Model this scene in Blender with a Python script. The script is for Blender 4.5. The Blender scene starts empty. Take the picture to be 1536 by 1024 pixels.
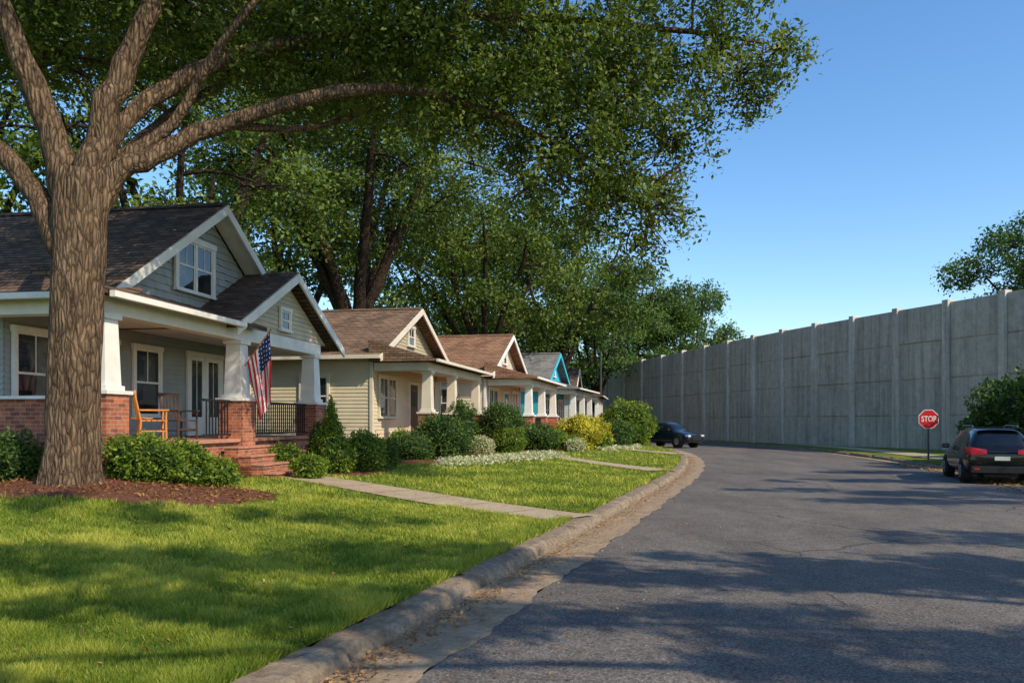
import bpy, math, random, bmesh
import numpy as np
from mathutils import Vector, Matrix
random.seed(7); rng=np.random.default_rng(7)
scene=bpy.context.scene
COL=scene.collection

# ------------------------------------------------------------------ helpers
def newmat(name):
    m=bpy.data.materials.new(name); m.use_nodes=True
    nt=m.node_tree; return m,nt,nt.nodes['Principled BSDF']
def lk(nt,a,b): nt.links.new(a,b)
def setin(nt,sock,v):
    if hasattr(v,'is_linked'): lk(nt,v,sock)
    elif isinstance(v,(tuple,list)) and len(v)==3 and sock.type=='RGBA': sock.default_value=(*v,1)
    else: sock.default_value=v
def objc(nt):
    n=nt.nodes.new('ShaderNodeTexCoord'); return n.outputs['Object']
def mapping(nt,vec,scale=(1,1,1),rot=(0,0,0)):
    n=nt.nodes.new('ShaderNodeMapping'); lk(nt,vec,n.inputs['Vector'])
    n.inputs['Scale'].default_value=scale; n.inputs['Rotation'].default_value=rot
    return n.outputs[0]
def noise(nt,vec,scale,detail=4,rough=.6,dist=0):
    n=nt.nodes.new('ShaderNodeTexNoise'); lk(nt,vec,n.inputs['Vector'])
    n.inputs['Scale'].default_value=scale; n.inputs['Detail'].default_value=detail
    n.inputs['Roughness'].default_value=rough; n.inputs['Distortion'].default_value=dist
    return n.outputs['Fac']
def ramp(nt,fac,stops):
    n=nt.nodes.new('ShaderNodeValToRGB'); lk(nt,fac,n.inputs[0]); cr=n.color_ramp
    while len(cr.elements)<len(stops): cr.elements.new(.5)
    for e,(p,c) in zip(cr.elements,stops):
        e.position=p; e.color=(c,c,c,1) if isinstance(c,(int,float)) else (*c,1)
    return n.outputs[0]
def mixc(nt,fac,a,b,blend='MIX'):
    n=nt.nodes.new('ShaderNodeMix'); n.data_type='RGBA'; n.blend_type=blend
    setin(nt,n.inputs[0],fac); setin(nt,n.inputs[6],a); setin(nt,n.inputs[7],b)
    return n.outputs[2]
def math_(nt,op,a,b=0.0):
    n=nt.nodes.new('ShaderNodeMath'); n.operation=op
    setin(nt,n.inputs[0],a); setin(nt,n.inputs[1],b); return n.outputs[0]
def bump(nt,b,h,strength=.4,dist=.02):
    n=nt.nodes.new('ShaderNodeBump'); n.inputs['Strength'].default_value=strength
    n.inputs['Distance'].default_value=dist; lk(nt,h,n.inputs['Height']); lk(nt,n.outputs[0],b.inputs['Normal'])
def pmat(name,c1,c2=None,scale=3,rough=.8,bs=0,bscale=40,metal=0,spec=.3,stretch=(1,1,1)):
    m,nt,b=newmat(name); c2=c2 or tuple(x*.8 for x in c1)
    v=mapping(nt,objc(nt),stretch)
    f=noise(nt,v,scale,6,.65)
    lk(nt,ramp(nt,f,[(.3,c1),(.7,c2)]),b.inputs['Base Color'])
    b.inputs['Roughness'].default_value=rough; b.inputs['Metallic'].default_value=metal
    b.inputs['Specular IOR Level'].default_value=spec
    if bs: bump(nt,b,noise(nt,v,bscale,5,.7),bs,.02)
    return m

def asphalt():
    m,nt,b=newmat('asphalt'); o=objc(nt)
    big=noise(nt,mapping(nt,o,(1,.3,1),(0,0,-.33)),.7,6,.65)
    fine=noise(nt,o,45,3,.8)
    vn=nt.nodes.new('ShaderNodeTexVoronoi'); lk(nt,o,vn.inputs['Vector']); vn.inputs['Scale'].default_value=60
    c=ramp(nt,big,[(.3,(.112,.098,.088)),(.5,(.148,.131,.118)),(.7,(.188,.168,.15))])
    c=mixc(nt,.5,c,ramp(nt,noise(nt,o,2.2,5,.7),[(.35,.7),(.65,1.15)]),'MULTIPLY')
    c=mixc(nt,.85,c,ramp(nt,fine,[(.3,.4),(.55,1.0),(.75,1.9)]),'MULTIPLY')
    c=mixc(nt,.65,c,ramp(nt,vn.outputs['Color'],[(.2,.5),(.8,1.6)]),'MULTIPLY')
    wv=nt.nodes.new('ShaderNodeTexNoise'); lk(nt,o,wv.inputs['Vector']); wv.inputs['Scale'].default_value=1.6; wv.inputs['Detail'].default_value=6
    ov=mixc(nt,.22,o,wv.outputs['Color'])
    v2=nt.nodes.new('ShaderNodeTexVoronoi'); v2.feature='DISTANCE_TO_EDGE'; lk(nt,ov,v2.inputs['Vector']); v2.inputs['Scale'].default_value=.3
    crk=ramp(nt,v2.outputs['Distance'],[(0,.35),(.006,1)])
    gate=ramp(nt,noise(nt,o,.3,2),[(.48,0),(.56,1)])
    c=mixc(nt,gate,c,mixc(nt,1,c,crk,'MULTIPLY'))
    lk(nt,c,b.inputs['Base Color']); b.inputs['Roughness'].default_value=.9; b.inputs['Specular IOR Level'].default_value=.2
    bump(nt,b,fine,.6,.014); return m
def concrete(name,c1,c2,sc=2.5,stain=.6):
    m,nt,b=newmat(name); o=objc(nt)
    c=ramp(nt,noise(nt,o,sc,8,.7),[(.28,c2),(.7,c1)])
    c=mixc(nt,stain,c,ramp(nt,noise(nt,o,sc*7,5,.75),[(.3,.45),(.62,1.15)]),'MULTIPLY')
    c=mixc(nt,.4,c,ramp(nt,noise(nt,o,60,2,.7),[(.3,.7),(.7,1.3)]),'MULTIPLY')
    lk(nt,c,b.inputs['Base Color']); b.inputs['Roughness'].default_value=.92; b.inputs['Specular IOR Level'].default_value=.2
    bump(nt,b,noise(nt,o,30,6,.75),.7,.025); return m
def wallconcrete(name,c1,c2):
    m,nt,b=newmat(name); o=objc(nt)
    c=ramp(nt,noise(nt,o,.35,6,.65),[(.3,c2),(.7,c1)])
    st=noise(nt,mapping(nt,o,(1.6,1.6,.09)),1.6,7,.75)
    c=mixc(nt,.8,c,ramp(nt,st,[(.34,.55),(.55,1.05)]),'MULTIPLY')
    c=mixc(nt,.7,c,ramp(nt,noise(nt,o,2.6,8,.8),[(.32,.62),(.7,1.2)]),'MULTIPLY')
    lk(nt,c,b.inputs['Base Color']); b.inputs['Roughness'].default_value=.95; b.inputs['Specular IOR Level'].default_value=.15
    bump(nt,b,noise(nt,o,9,8,.75),.6,.06); return m
def brick(name='brick'):
    m,nt,b=newmat(name); o=objc(nt)
    s=nt.nodes.new('ShaderNodeSeparateXYZ'); lk(nt,o,s.inputs[0])
    cb=nt.nodes.new('ShaderNodeCombineXYZ'); lk(nt,math_(nt,'ADD',s.outputs[0],s.outputs[1]),cb.inputs[0]); lk(nt,s.outputs[2],cb.inputs[1])
    t=nt.nodes.new('ShaderNodeTexBrick'); lk(nt,cb.outputs[0],t.inputs['Vector'])
    t.inputs['Scale'].default_value=1; t.inputs['Brick Width'].default_value=.21; t.inputs['Row Height'].default_value=.075
    t.inputs['Mortar Size'].default_value=.007; t.inputs['Mortar Smooth'].default_value=.3
    t.inputs['Color1'].default_value=(.5,.15,.065,1); t.inputs['Color2'].default_value=(.22,.06,.035,1); t.inputs['Mortar'].default_value=(.36,.28,.21,1)
    c=mixc(nt,.7,t.outputs['Color'],ramp(nt,noise(nt,o,7,5,.7),[(.3,.5),(.7,1.35)]),'MULTIPLY')
    lk(nt,c,b.inputs['Base Color']); b.inputs['Roughness'].default_value=.9
    bump(nt,b,math_(nt,'SUBTRACT',noise(nt,o,60,3),t.outputs['Fac']),.6,.008); return m
def shingle(name,c1,c2):
    m,nt,b=newmat(name); o=objc(nt)
    s=nt.nodes.new('ShaderNodeSeparateXYZ'); lk(nt,o,s.inputs[0])
    cb=nt.nodes.new('ShaderNodeCombineXYZ'); lk(nt,s.outputs[1],cb.inputs[0]); lk(nt,s.outputs[2],cb.inputs[1])
    t=nt.nodes.new('ShaderNodeTexBrick'); lk(nt,cb.outputs[0],t.inputs['Vector'])
    t.inputs['Scale'].default_value=1; t.inputs['Brick Width'].default_value=.3; t.inputs['Row Height'].default_value=.085
    t.inputs['Mortar Size'].default_value=.009; t.inputs['Mortar Smooth'].default_value=.2
    t.inputs['Color1'].default_value=(*c1,1); t.inputs['Color2'].default_value=(*c2,1); t.inputs['Mortar'].default_value=(*[x*.2 for x in c2],1)
    c=mixc(nt,.8,t.outputs['Color'],ramp(nt,noise(nt,o,1.2,6,.7),[(.3,.6),(.7,1.35)]),'MULTIPLY')
    c=mixc(nt,.5,c,ramp(nt,noise(nt,o,50,2,.7),[(.3,.6),(.7,1.4)]),'MULTIPLY')
    lk(nt,c,b.inputs['Base Color']); b.inputs['Roughness'].default_value=.95; b.inputs['Specular IOR Level'].default_value=.2
    bump(nt,b,math_(nt,'SUBTRACT',1.0,t.outputs['Fac']),.8,.03); return m
def leafmat(name,dark,mid,light,trans=.3):
    m,nt,b=newmat(name)
    a=nt.nodes.new('ShaderNodeAttribute'); a.attribute_name='tint'
    c=ramp(nt,a.outputs['Fac'],[(0,dark),(.5,mid),(1,light)])
    lk(nt,c,b.inputs['Base Color']); b.inputs['Roughness'].default_value=.55; b.inputs['Specular IOR Level'].default_value=.3
    tr=nt.nodes.new('ShaderNodeBsdfTranslucent'); lk(nt,mixc(nt,1,c,(1.25,1.3,.5),'MULTIPLY'),tr.inputs[0])
    mx=nt.nodes.new('ShaderNodeMixShader'); mx.inputs[0].default_value=trans
    lk(nt,b.outputs[0],mx.inputs[1]); lk(nt,tr.outputs[0],mx.inputs[2])
    lk(nt,mx.outputs[0],nt.nodes['Material Output'].inputs['Surface']); return m
def barkmat(name,c1,c2):
    m,nt,b=newmat(name); o=objc(nt); v=mapping(nt,o,(1,1,.14))
    w=noise(nt,v,13,8,.75,.8)
    dv=nt.nodes.new('ShaderNodeTexNoise'); lk(nt,o,dv.inputs['Vector']); dv.inputs['Scale'].default_value=3; dv.inputs['Detail'].default_value=5
    vv=mapping(nt,mixc(nt,.08,o,dv.outputs['Color']),(1,1,.2))
    vo=nt.nodes.new('ShaderNodeTexVoronoi'); vo.feature='DISTANCE_TO_EDGE'; lk(nt,vv,vo.inputs['Vector']); vo.inputs['Scale'].default_value=17
    h=math_(nt,'ADD',math_(nt,'MULTIPLY',w,.8),math_(nt,'MULTIPLY',vo.outputs['Distance'],1.6))
    c=ramp(nt,w,[(.34,c2),(.62,c1)])
    c=mixc(nt,.85,c,ramp(nt,vo.outputs['Distance'],[(0,.22),(.13,.9),(.4,1.2)]),'MULTIPLY')
    c=mixc(nt,.6,c,ramp(nt,noise(nt,o,1.5,4),[(.3,.55),(.7,1.35)]),'MULTIPLY')
    lk(nt,c,b.inputs['Base Color']); b.inputs['Roughness'].default_value=.95; b.inputs['Specular IOR Level'].default_value=.1
    bump(nt,b,h,1,.07); return m
def glassmat():
    m,nt,b=newmat('window_glass'); o=objc(nt)
    lk(nt,ramp(nt,noise(nt,o,1.7,2),[(.35,(.01,.014,.016)),(.55,(.03,.034,.034)),(.75,(.12,.12,.11))]),b.inputs['Base Color'])
    b.inputs['Roughness'].default_value=.04; b.inputs['Specular IOR Level'].default_value=1
    bump(nt,b,noise(nt,o,1.2,1),.05,.05); return m
def lawnmat():
    m,nt,b=newmat('lawn_grass'); o=objc(nt)
    c=ramp(nt,noise(nt,o,.6,5,.6),[(.3,(.12,.18,.022)),(.7,(.27,.3,.05))])
    c=mixc(nt,.8,c,ramp(nt,noise(nt,o,22,6,.8),[(.3,.35),(.5,.9),(.7,1.5)]),'MULTIPLY')
    c=mixc(nt,.6,c,ramp(nt,noise(nt,o,3.5,4,.7),[(.3,.6),(.7,1.25)]),'MULTIPLY')
    lk(nt,c,b.inputs['Base Color']); b.inputs['Roughness'].default_value=.95; b.inputs['Specular IOR Level'].default_value=.1
    bump(nt,b,noise(nt,o,35,6,.8),.9,.05); return m

M={}
M['asphalt']=asphalt()
M['gutter']=concrete('gutter_concrete',(.46,.345,.23),(.25,.17,.11))
M['curb']=concrete('curb_concrete',(.33,.262,.19),(.16,.12,.083),2.4,.85)
M['walk']=concrete('path_concrete',(.52,.41,.28),(.38,.29,.2),1.5,.5)
M['panel']=wallconcrete('wall_concrete',(.62,.555,.455),(.49,.44,.36))
M['post']=wallconcrete('post_concrete',(.7,.64,.54),(.58,.53,.45))
M['brick']=brick()
M['lawn']=lawnmat()
M['mulch']=pmat('mulch',(.2,.075,.04),(.08,.03,.018),14,.95,1,60)
M['glass']=glassmat()
M['white']=pmat('white_paint',(.8,.78,.74),(.64,.61,.56),2.2,.6,.08,30)
M['cream']=pmat('cream_paint',(.68,.61,.5),(.55,.49,.4),2,.7)
M['black']=pmat('black_iron',(.012,.012,.013),(.02,.02,.02),5,.5)
M['bark']=barkmat('oak_bark',(.28,.19,.12),(.065,.041,.027))
M['bark2']=barkmat('dark_bark',(.085,.06,.042),(.028,.02,.015))
M['leaf']=leafmat('oak_leaves',(.032,.062,.01),(.11,.158,.02),(.25,.28,.055),.33)
M['leaf2']=leafmat('tree_leaves',(.026,.058,.01),(.088,.142,.019),(.21,.25,.042),.3)
M['leaf3']=leafmat('distant_leaves',(.032,.075,.018),(.075,.138,.027),(.15,.21,.042),.3)
M['shrub']=leafmat('shrub_leaves',(.045,.1,.013),(.145,.225,.022),(.32,.38,.05),.3)
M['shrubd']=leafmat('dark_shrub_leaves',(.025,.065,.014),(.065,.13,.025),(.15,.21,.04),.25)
M['shruby']=leafmat('yellow_shrub_leaves',(.2,.2,.02),(.5,.45,.04),(.75,.62,.07),.3)
M['flower']=leafmat('flower_petals',(.25,.32,.1),(.5,.5,.3),(.7,.67,.55),.2)
M['blade']=leafmat('grass_blades',(.07,.13,.012),(.235,.3,.03),(.5,.48,.085),.3)
M['dead']=leafmat('dead_leaves',(.12,.05,.018),(.32,.16,.05),(.5,.32,.12),.1)
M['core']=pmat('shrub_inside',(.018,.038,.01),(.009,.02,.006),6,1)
M['wood']=pmat('chair_wood',(.62,.25,.06),(.48,.18,.04),6,.5)
M['dwood']=pmat('dark_wood',(.09,.045,.03),(.05,.03,.018),6,.5)
M['red']=pmat('sign_red',(.6,.015,.02),(.5,.012,.018),3,.4)
M['steel']=pmat('galvanised_steel',(.1,.1,.1),(.06,.06,.06),5,.5,metal=.5)
M['soil']=pmat('ground_earth',(.14,.19,.04),(.1,.14,.03),.5,.95,.6,20)

class MB:
    def __init__(s): s.v=[]; s.f=[]; s.m=[]
    def add(s,vs,fs,mi=0):
        o=len(s.v); s.v.extend(vs); s.f.extend([tuple(i+o for i in f) for f in fs]); s.m.extend([mi]*len(fs))
    def box(s,x0,x1,y0,y1,z0,z1,mi=0):
        vs=[(x0,y0,z0),(x1,y0,z0),(x1,y1,z0),(x0,y1,z0),(x0,y0,z1),(x1,y0,z1),(x1,y1,z1),(x0,y1,z1)]
        s.add(vs,[(0,3,2,1),(4,5,6,7),(0,1,5,4),(1,2,6,5),(2,3,7,6),(3,0,4,7)],mi)
    def pry(s,poly,y0,y1,mi=0):
        n=len(poly); vs=[(x,y0,z) for x,z in poly]+[(x,y1,z) for x,z in poly]
        s.add(vs,[tuple(range(n)),tuple(range(2*n-1,n-1,-1))]+[(i,i+n,(i+1)%n+n,(i+1)%n) for i in range(n)],mi)
    def prx(s,poly,x0,x1,mi=0):
        n=len(poly); vs=[(x0,y,z) for y,z in poly]+[(x1,y,z) for y,z in poly]
        s.add(vs,[tuple(range(n)),tuple(range(2*n-1,n-1,-1))]+[(i,i+n,(i+1)%n+n,(i+1)%n) for i in range(n)],mi)
    def frus(s,cx,cy,z0,z1,a0,a1,mi=0):
        vs=[(cx-a0,cy-a0,z0),(cx+a0,cy-a0,z0),(cx+a0,cy+a0,z0),(cx-a0,cy+a0,z0),(cx-a1,cy-a1,z1),(cx+a1,cy-a1,z1),(cx+a1,cy+a1,z1),(cx-a1,cy+a1,z1)]
        s.add(vs,[(0,3,2,1),(4,5,6,7),(0,1,5,4),(1,2,6,5),(2,3,7,6),(3,0,4,7)],mi)
    def tube(s,pts,rad,n=8,mi=0,lobes=None,caps=True):
        pts=[Vector(p) for p in pts]; k=len(pts); vs=[]; ref=Vector((1,0,0))
        for i,p in enumerate(pts):
            t=(pts[min(i+1,k-1)]-pts[max(i-1,0)]).normalized()
            a=(ref-t*ref.dot(t))
            if a.length<.05: a=t.orthogonal()
            a.normalize(); ref=a; b=t.cross(a)
            for j in range(n):
                th=2*math.pi*j/n; r=rad[i]
                if lobes: r*=1+lobes[i]*math.sin(5*th+1.0)+lobes[i]*.5*math.sin(3*th+i*.1)
                vs.append(tuple(p+a*(r*math.cos(th))+b*(r*math.sin(th))))
        fs=[(i*n+j,i*n+(j+1)%n,(i+1)*n+(j+1)%n,(i+1)*n+j) for i in range(k-1) for j in range(n)]
        if caps: fs+= [tuple(range(n-1,-1,-1)),tuple(range((k-1)*n,k*n))]
        s.add(vs,fs,mi)
    def obj(s,name,mats,parent=None,smooth=False,bevel=0,subsurf=0,loc=None,rotz=None,recalc=True):
        me=bpy.data.meshes.new(name); me.from_pydata(s.v,[],s.f)
        if not isinstance(mats,(list,tuple)): mats=[mats]
        for m in mats: me.materials.append(m)
        me.polygons.foreach_set('material_index',s.m)
        if recalc:
            bm=bmesh.new(); bm.from_mesh(me); bmesh.ops.recalc_face_normals(bm,faces=bm.faces); bm.to_mesh(me); bm.free()
        if smooth: me.polygons.foreach_set('use_smooth',[True]*len(me.polygons))
        o=bpy.data.objects.new(name,me); COL.objects.link(o)
        if parent: o.parent=parent
        if loc is not None: o.location=loc
        if rotz is not None: o.rotation_euler=(0,0,rotz)
        if bevel:
            b=o.modifiers.new('b','BEVEL'); b.width=bevel; b.segments=2; b.limit_method='ANGLE'
        if subsurf:
            b=o.modifiers.new('s','SUBSURF'); b.levels=subsurf; b.render_levels=subsurf
        return o
def empty(name,loc=(0,0,0),rotz=0):
    e=bpy.data.objects.new(name,None); COL.objects.link(e); e.location=loc; e.rotation_euler=(0,0,rotz); e.empty_display_size=.3
    return e
def unit(a): return a/np.maximum(np.linalg.norm(a,axis=1,keepdims=True),1e-6)
def leaves(name,P,Ls,tint,mat,parent=None,nbias=(0,0,.5),wid=.5,dirb=None):
    n=len(P); nr=unit(rng.normal(size=(n,3))+np.array(nbias))
    d=rng.normal(size=(n,3))
    if dirb is not None: d=d+dirb
    d=d-nr*np.sum(d*nr,axis=1,keepdims=True); d=unit(d); sd=np.cross(nr,d)
    Ls=Ls[:len(P),None]
    V=np.empty((n,4,3),dtype=np.float32)
    V[:,0]=P; V[:,1]=P+d*Ls*.5+sd*Ls*wid*.5+nr*Ls*.08; V[:,2]=P+d*Ls; V[:,3]=P+d*Ls*.5-sd*Ls*wid*.5+nr*Ls*.08
    me=bpy.data.meshes.new(name); me.vertices.add(4*n); me.vertices.foreach_set('co',V.ravel())
    me.loops.add(4*n); me.loops.foreach_set('vertex_index',np.arange(4*n,dtype=np.int32))
    me.polygons.add(n); me.polygons.foreach_set('loop_start',np.arange(0,4*n,4,dtype=np.int32))
    me.update(calc_edges=True)
    at=me.attributes.new('tint','FLOAT','POINT'); at.data.foreach_set('value',np.repeat(np.clip(tint[:n],0,1),4).astype(np.float32))
    me.materials.append(mat); o=bpy.data.objects.new(name,me); COL.objects.link(o)
    if parent: o.parent=parent
    return o
def pnoise(P,f,seed):
    r=np.random.default_rng(abs(seed)); s=np.zeros(len(P))
    for k in range(6):
        d=r.normal(size=3); d/=np.linalg.norm(d); s+=np.sin(P@(d*f*(1+.35*k))+r.uniform(0,6.28))
    return s/6**.5

# ------------------------------------------------------------------ layout curves
def crom(tab):
    xs=np.array([a for a,b in tab],float); ys=np.array([b for a,b in tab],float)
    m=np.gradient(ys,xs)
    def f(y):
        y=np.asarray(y,float); i=np.clip(np.searchsorted(xs,y)-1,0,len(xs)-2)
        h=xs[i+1]-xs[i]; t=(y-xs[i])/h
        return (2*t**3-3*t**2+1)*ys[i]+(t**3-2*t**2+t)*h*m[i]+(-2*t**3+3*t**2)*ys[i+1]+(t**3-t**2)*h*m[i+1]
    return f
E=crom([(-20,-9.1),(-8,-5.1),(5.2,-.66),(17,3.25),(26,6.1),(35,8.3),(42,9.4),(50,9.9),(58,9.7),(66,8.8),(75,7),(85,4),(95,0),(110,-9),(130,-24)])
R=crom([(-20,-1),(-8,3.2),(5,7.9),(16.6,11.9),(21.5,13.6),(30,15.5),(40,16.9),(50,17.3),(60,16.6),(70,15),(80,12.3),(95,7.5),(110,-1),(130,-15)])
CW=.34; GW=.62
def smooth(t): t=np.clip(t,0,1); return t*t*(3-2*t)
def lz(X,Y):
    X=np.asarray(X,float); Y=np.asarray(Y,float)
    d=E(Y)-GW-CW-X
    return .135+.32*smooth(d/9)+.27*np.exp(-((X+7.2)**2/7+(Y-12.9)**2/4))+.012*np.sin(X*1.7+Y)*smooth(d)
def sheet(name,P,mat,smooth_=True,parent=None):
    a,b,_=P.shape; mb=MB(); mb.v=[tuple(p) for p in P.reshape(-1,3)]
    mb.f=[(i*b+j,i*b+j+1,(i+1)*b+j+1,(i+1)*b+j) for i in range(a-1) for j in range(b-1)]; mb.m=[0]*len(mb.f)
    o=mb.obj(name,mat,parent,smooth_,recalc=False)
    me=o.data
    if me.polygons[len(me.polygons)//2].normal.z<0: me.flip_normals()
    return o
mb=MB(); mb.add([(-900,-300,-.12),(900,-300,-.12),(900,1500,-.12),(-900,1500,-.12)],[(0,1,2,3)]); mb.obj('ground',M['soil'],recalc=False)
Ys=np.arange(-18,128,.5)
G=np.zeros((len(Ys),13,3))
for i,y in enumerate(Ys):
    a,b=E(y),R(y); t=np.linspace(0,1,13); G[i,:,0]=a+(b-a)*t; G[i,:,1]=y; G[i,:,2]=0.05*(1-(2*t-1)**2)*.5
sheet('road',G,M['asphalt'])
def strip(name,f0,f1,z0,z1,mat,ys=Ys,n=3):
    G=np.zeros((len(ys),n,3))
    for j in range(n):
        t=j/(n-1); G[:,j,0]=f0(ys)*(1-t)+f1(ys)*t; G[:,j,1]=ys; G[:,j,2]=z0*(1-t)+z1*t
    return sheet(name,G,mat)
Yf=np.arange(-18,128,.1)
strip('gutter',lambda y:E(y)-GW-.05,lambda y:E(y)+.04+.03*np.sin(y*2.1)+.025*np.sin(y*5.3)+.015*np.sin(y*17),-.012,.006,M['gutter'],Yf)
strip('gutter',lambda y:R(y)-.5,lambda y:R(y)+.08,.02,.0,M['gutter'])
def curb(name,f,side,wid,ylen):
    mb=MB(); y=-16; rr=random.Random(3)
    while y<110:
        L=ylen*rr.uniform(.75,1.25); jz=rr.uniform(-.022,.01); jx=rr.uniform(-.035,.035); n=12
        prof=[(0,-.06),(.012,.045),(.035,.09),(.08,.118),(.18,.13),(wid,.135),(wid,-.06)]
        rings=[]
        for k in range(n+1):
            yy=y+(L-.028)*k/n; xx=float(f(yy))+jx; e=.04 if k in(0,n) else (.012 if k in(1,n-1) else 0)
            w_=rr.uniform(-.018,.018)
            rings.append([(xx+side*(px+w_+(e if q<4 else 0)+rr.uniform(-.012,.012)),yy,pz+jz-(e*.7 if pz>0 else 0)+rr.uniform(-.009,.009)) for q,(px,pz) in enumerate(prof)])
        m=len(prof); vs=[p for r in rings for p in r]
        fs=[(i*m+j,i*m+(j+1)%m,(i+1)*m+(j+1)%m,(i+1)*m+j) for i in range(n) for j in range(m)]
        fs+=[tuple(range(m)),tuple(range(n*m+m-1,n*m-1,-1))]
        mb.add(vs,fs); y+=L
    o=mb.obj(name,M['curb'],smooth=False,bevel=.008); return o
curb('curb',lambda y:E(y)-GW,-1,CW,1.2)
curb('curb',lambda y:R(y)+.06,1,.2,2.5)
ds=np.array([0,.15,.3,.5,.8,1.2,1.6,2,2.5,3,3.6,4.2,5,5.8,6.6,7.4,8.2,9,10,11,12.5,14,17,22,30,45,80])
ys=np.arange(-18,127,.4); G=np.zeros((len(ys),len(ds),3))
for j,d in enumerate(ds):
    X=E(ys)-GW-CW+.02-d; G[:,j,0]=X; G[:,j,1]=ys; G[:,j,2]=lz(X,ys)+(-.02 if j==0 else 0)
sheet('lawn',G,M['lawn'])
ds=[0,.2,.6,1.2,2.4,4,6,9,14,25,60]; G=np.zeros((len(ys),len(ds),3))
for j,d in enumerate(ds):
    X=R(ys)+.24+d; G[:,j,0]=X; G[:,j,1]=ys; G[:,j,2]=.13+.02*min(d,3)
sheet('verge',G,M['lawn'])
strip('pavement',lambda y:R(y)+1.3,lambda y:R(y)+2.6,.175,.2,M['walk'],np.arange(26,70,.5))
def ribbon(name,p0,p1,q0,q1,mat,n=26,dz=.022):
    G=np.zeros((n,5,3))
    for i in range(n):
        t=i/(n-1); a=np.array(p0)*(1-t)+np.array(p1)*t; b=np.array(q0)*(1-t)+np.array(q1)*t
        for j in range(5):
            c=a*(1-j/4)+b*(j/4); G[i,j]=(c[0],c[1],float(lz(c[0],c[1]))+dz)
    return sheet(name,G,mat)
PATHS=[((-4.95,18.35),(1.0,12.85),1.15,7),((.3,34),(4.75,25.3),1.2,8),((4.6,47.5),(8.2,38),1.3,7)]
def paving(name,p0,p1,w,k):
    p0=np.array(p0);p1=np.array(p1);d=(p1-p0); L=np.linalg.norm(d); d/=L; s=np.array((-d[1],d[0]))*w/2
    e=empty(name)
    for i in range(k):
        a=p0+d*(L*i/k+.012); b=p0+d*(L*(i+1)/k-.012)
        ribbon('slab',a-s,b-s,a+s,b+s,M['walk'],6).parent=e
for p in PATHS: paving('footpath',*p)
def patch(name,cx,cy,rx,ry,rot,mat,seed=0,dz=.035):
    r=random.Random(seed); n=60; m=10; ph=[r.uniform(0,6.28) for _ in range(4)]
    G=np.zeros((m+1,n+1,3))
    for i in range(m+1):
        for j in range(n+1):
            th=2*math.pi*j/n; k=(i/m)*(1+.09*math.sin(3*th+ph[0])+.06*math.sin(5*th+ph[1])+.04*math.sin(9*th+ph[2])+.02*math.sin(20*th))
            x=rx*k*math.cos(th); y=ry*k*math.sin(th)
            X=cx+x*math.cos(rot)-y*math.sin(rot); Y=cy+x*math.sin(rot)+y*math.cos(rot)
            G[i,j]=(X,Y,float(lz(X,Y))+dz*(1 if i<m else -.3)+ (r.uniform(0,.02) if i<m else 0))
    return sheet(name,G,mat)
BEDS=[(-7.4,13.3,3.6,1.7,-.1),(-4.7,20.6,1.9,1.6,1.2),(-1.9,28,4.2,1.6,1.25),(1.5,38.5,4,1.6,1.3),(5,50,5,1.6,1.35)]
for i,bd in enumerate(BEDS): patch('mulch_bed',*bd,M['mulch'],i)

# ------------------------------------------------------------------ grass blades
def inbeds(X,Y):
    m=np.zeros(len(X),bool)
    for cx,cy,rx,ry,r in BEDS:
        dx=X-cx; dy=Y-cy; a=dx*math.cos(r)+dy*math.sin(r); b=-dx*math.sin(r)+dy*math.cos(r)
        m|=((a/rx)**2+(b/ry)**2)<.97
    for p0,p1,w,_ in PATHS:
        p0=np.array(p0);p1=np.array(p1);d=p1-p0;L=np.linalg.norm(d);d/=L
        t=(X-p0[0])*d[0]+(Y-p0[1])*d[1]; s=np.abs(-(X-p0[0])*d[1]+(Y-p0[1])*d[0]); m|=(t>0)&(t<L)&(s<w/2-.02)
    return m
def blades(n,y0,y1,hh,ww,pw):
    u=rng.random(n); Y=y0*(y1/y0)**(u**pw); X=np.empty(n)
    edge=E(Y)-GW-CW+.05; lo=-.72*Y-1; X=edge-(edge-lo)*rng.random(n)**1.15
    k=~inbeds(X,Y); X=X[k];Y=Y[k];n=len(X)
    Z=lz(X,Y); P=np.stack([X,Y,Z-.005],1)
    pn=pnoise(P*np.array([1,1,0]),1.3,5); pn2=pnoise(P*np.array([1,1,0]),6,8); pn3=pnoise(P*np.array([1,1,0]),18,9)
    h=hh*(.7+.6*rng.random(n)+.3*pn2+.16*pn+.2*pn3); edge=E(Y)-GW-CW
    h*=np.where(edge-X<.18,1.35,1); h=np.maximum(h,.012); sc=np.clip(Y/8,.8,3)
    w=ww*sc*(.7+.6*rng.random(n)); th=rng.random(n)*6.28; ph=rng.random(n)*6.28
    lean=h*(.25+.7*rng.random(n))
    V=np.empty((n,3,3),np.float32)
    V[:,0]=P-np.stack([np.cos(th)*w,np.sin(th)*w,0*w],1); V[:,1]=P+np.stack([np.cos(th)*w,np.sin(th)*w,0*w],1)
    V[:,2]=P+np.stack([np.cos(ph)*lean,np.sin(ph)*lean,h],1)
    return V,np.clip(.46+.2*pn+.16*pn2+.12*pn3+.22*rng.normal(size=n),0,1)
Vs=[];Ts=[]
for a in [(340000,3.6,14,.06,.005,1.),(120000,12,30,.06,.0055,1.),(50000,28,62,.07,.007,1.)]:
    v,t=blades(*a); Vs.append(v);Ts.append(t)
V=np.concatenate(Vs);T=np.concatenate(Ts);n=len(V)
me=bpy.data.meshes.new('grass'); me.vertices.add(3*n); me.vertices.foreach_set('co',V.ravel()); me.loops.add(3*n)
me.loops.foreach_set('vertex_index',np.arange(3*n,dtype=np.int32)); me.polygons.add(n); me.polygons.foreach_set('loop_start',np.arange(0,3*n,3,dtype=np.int32))
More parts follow.
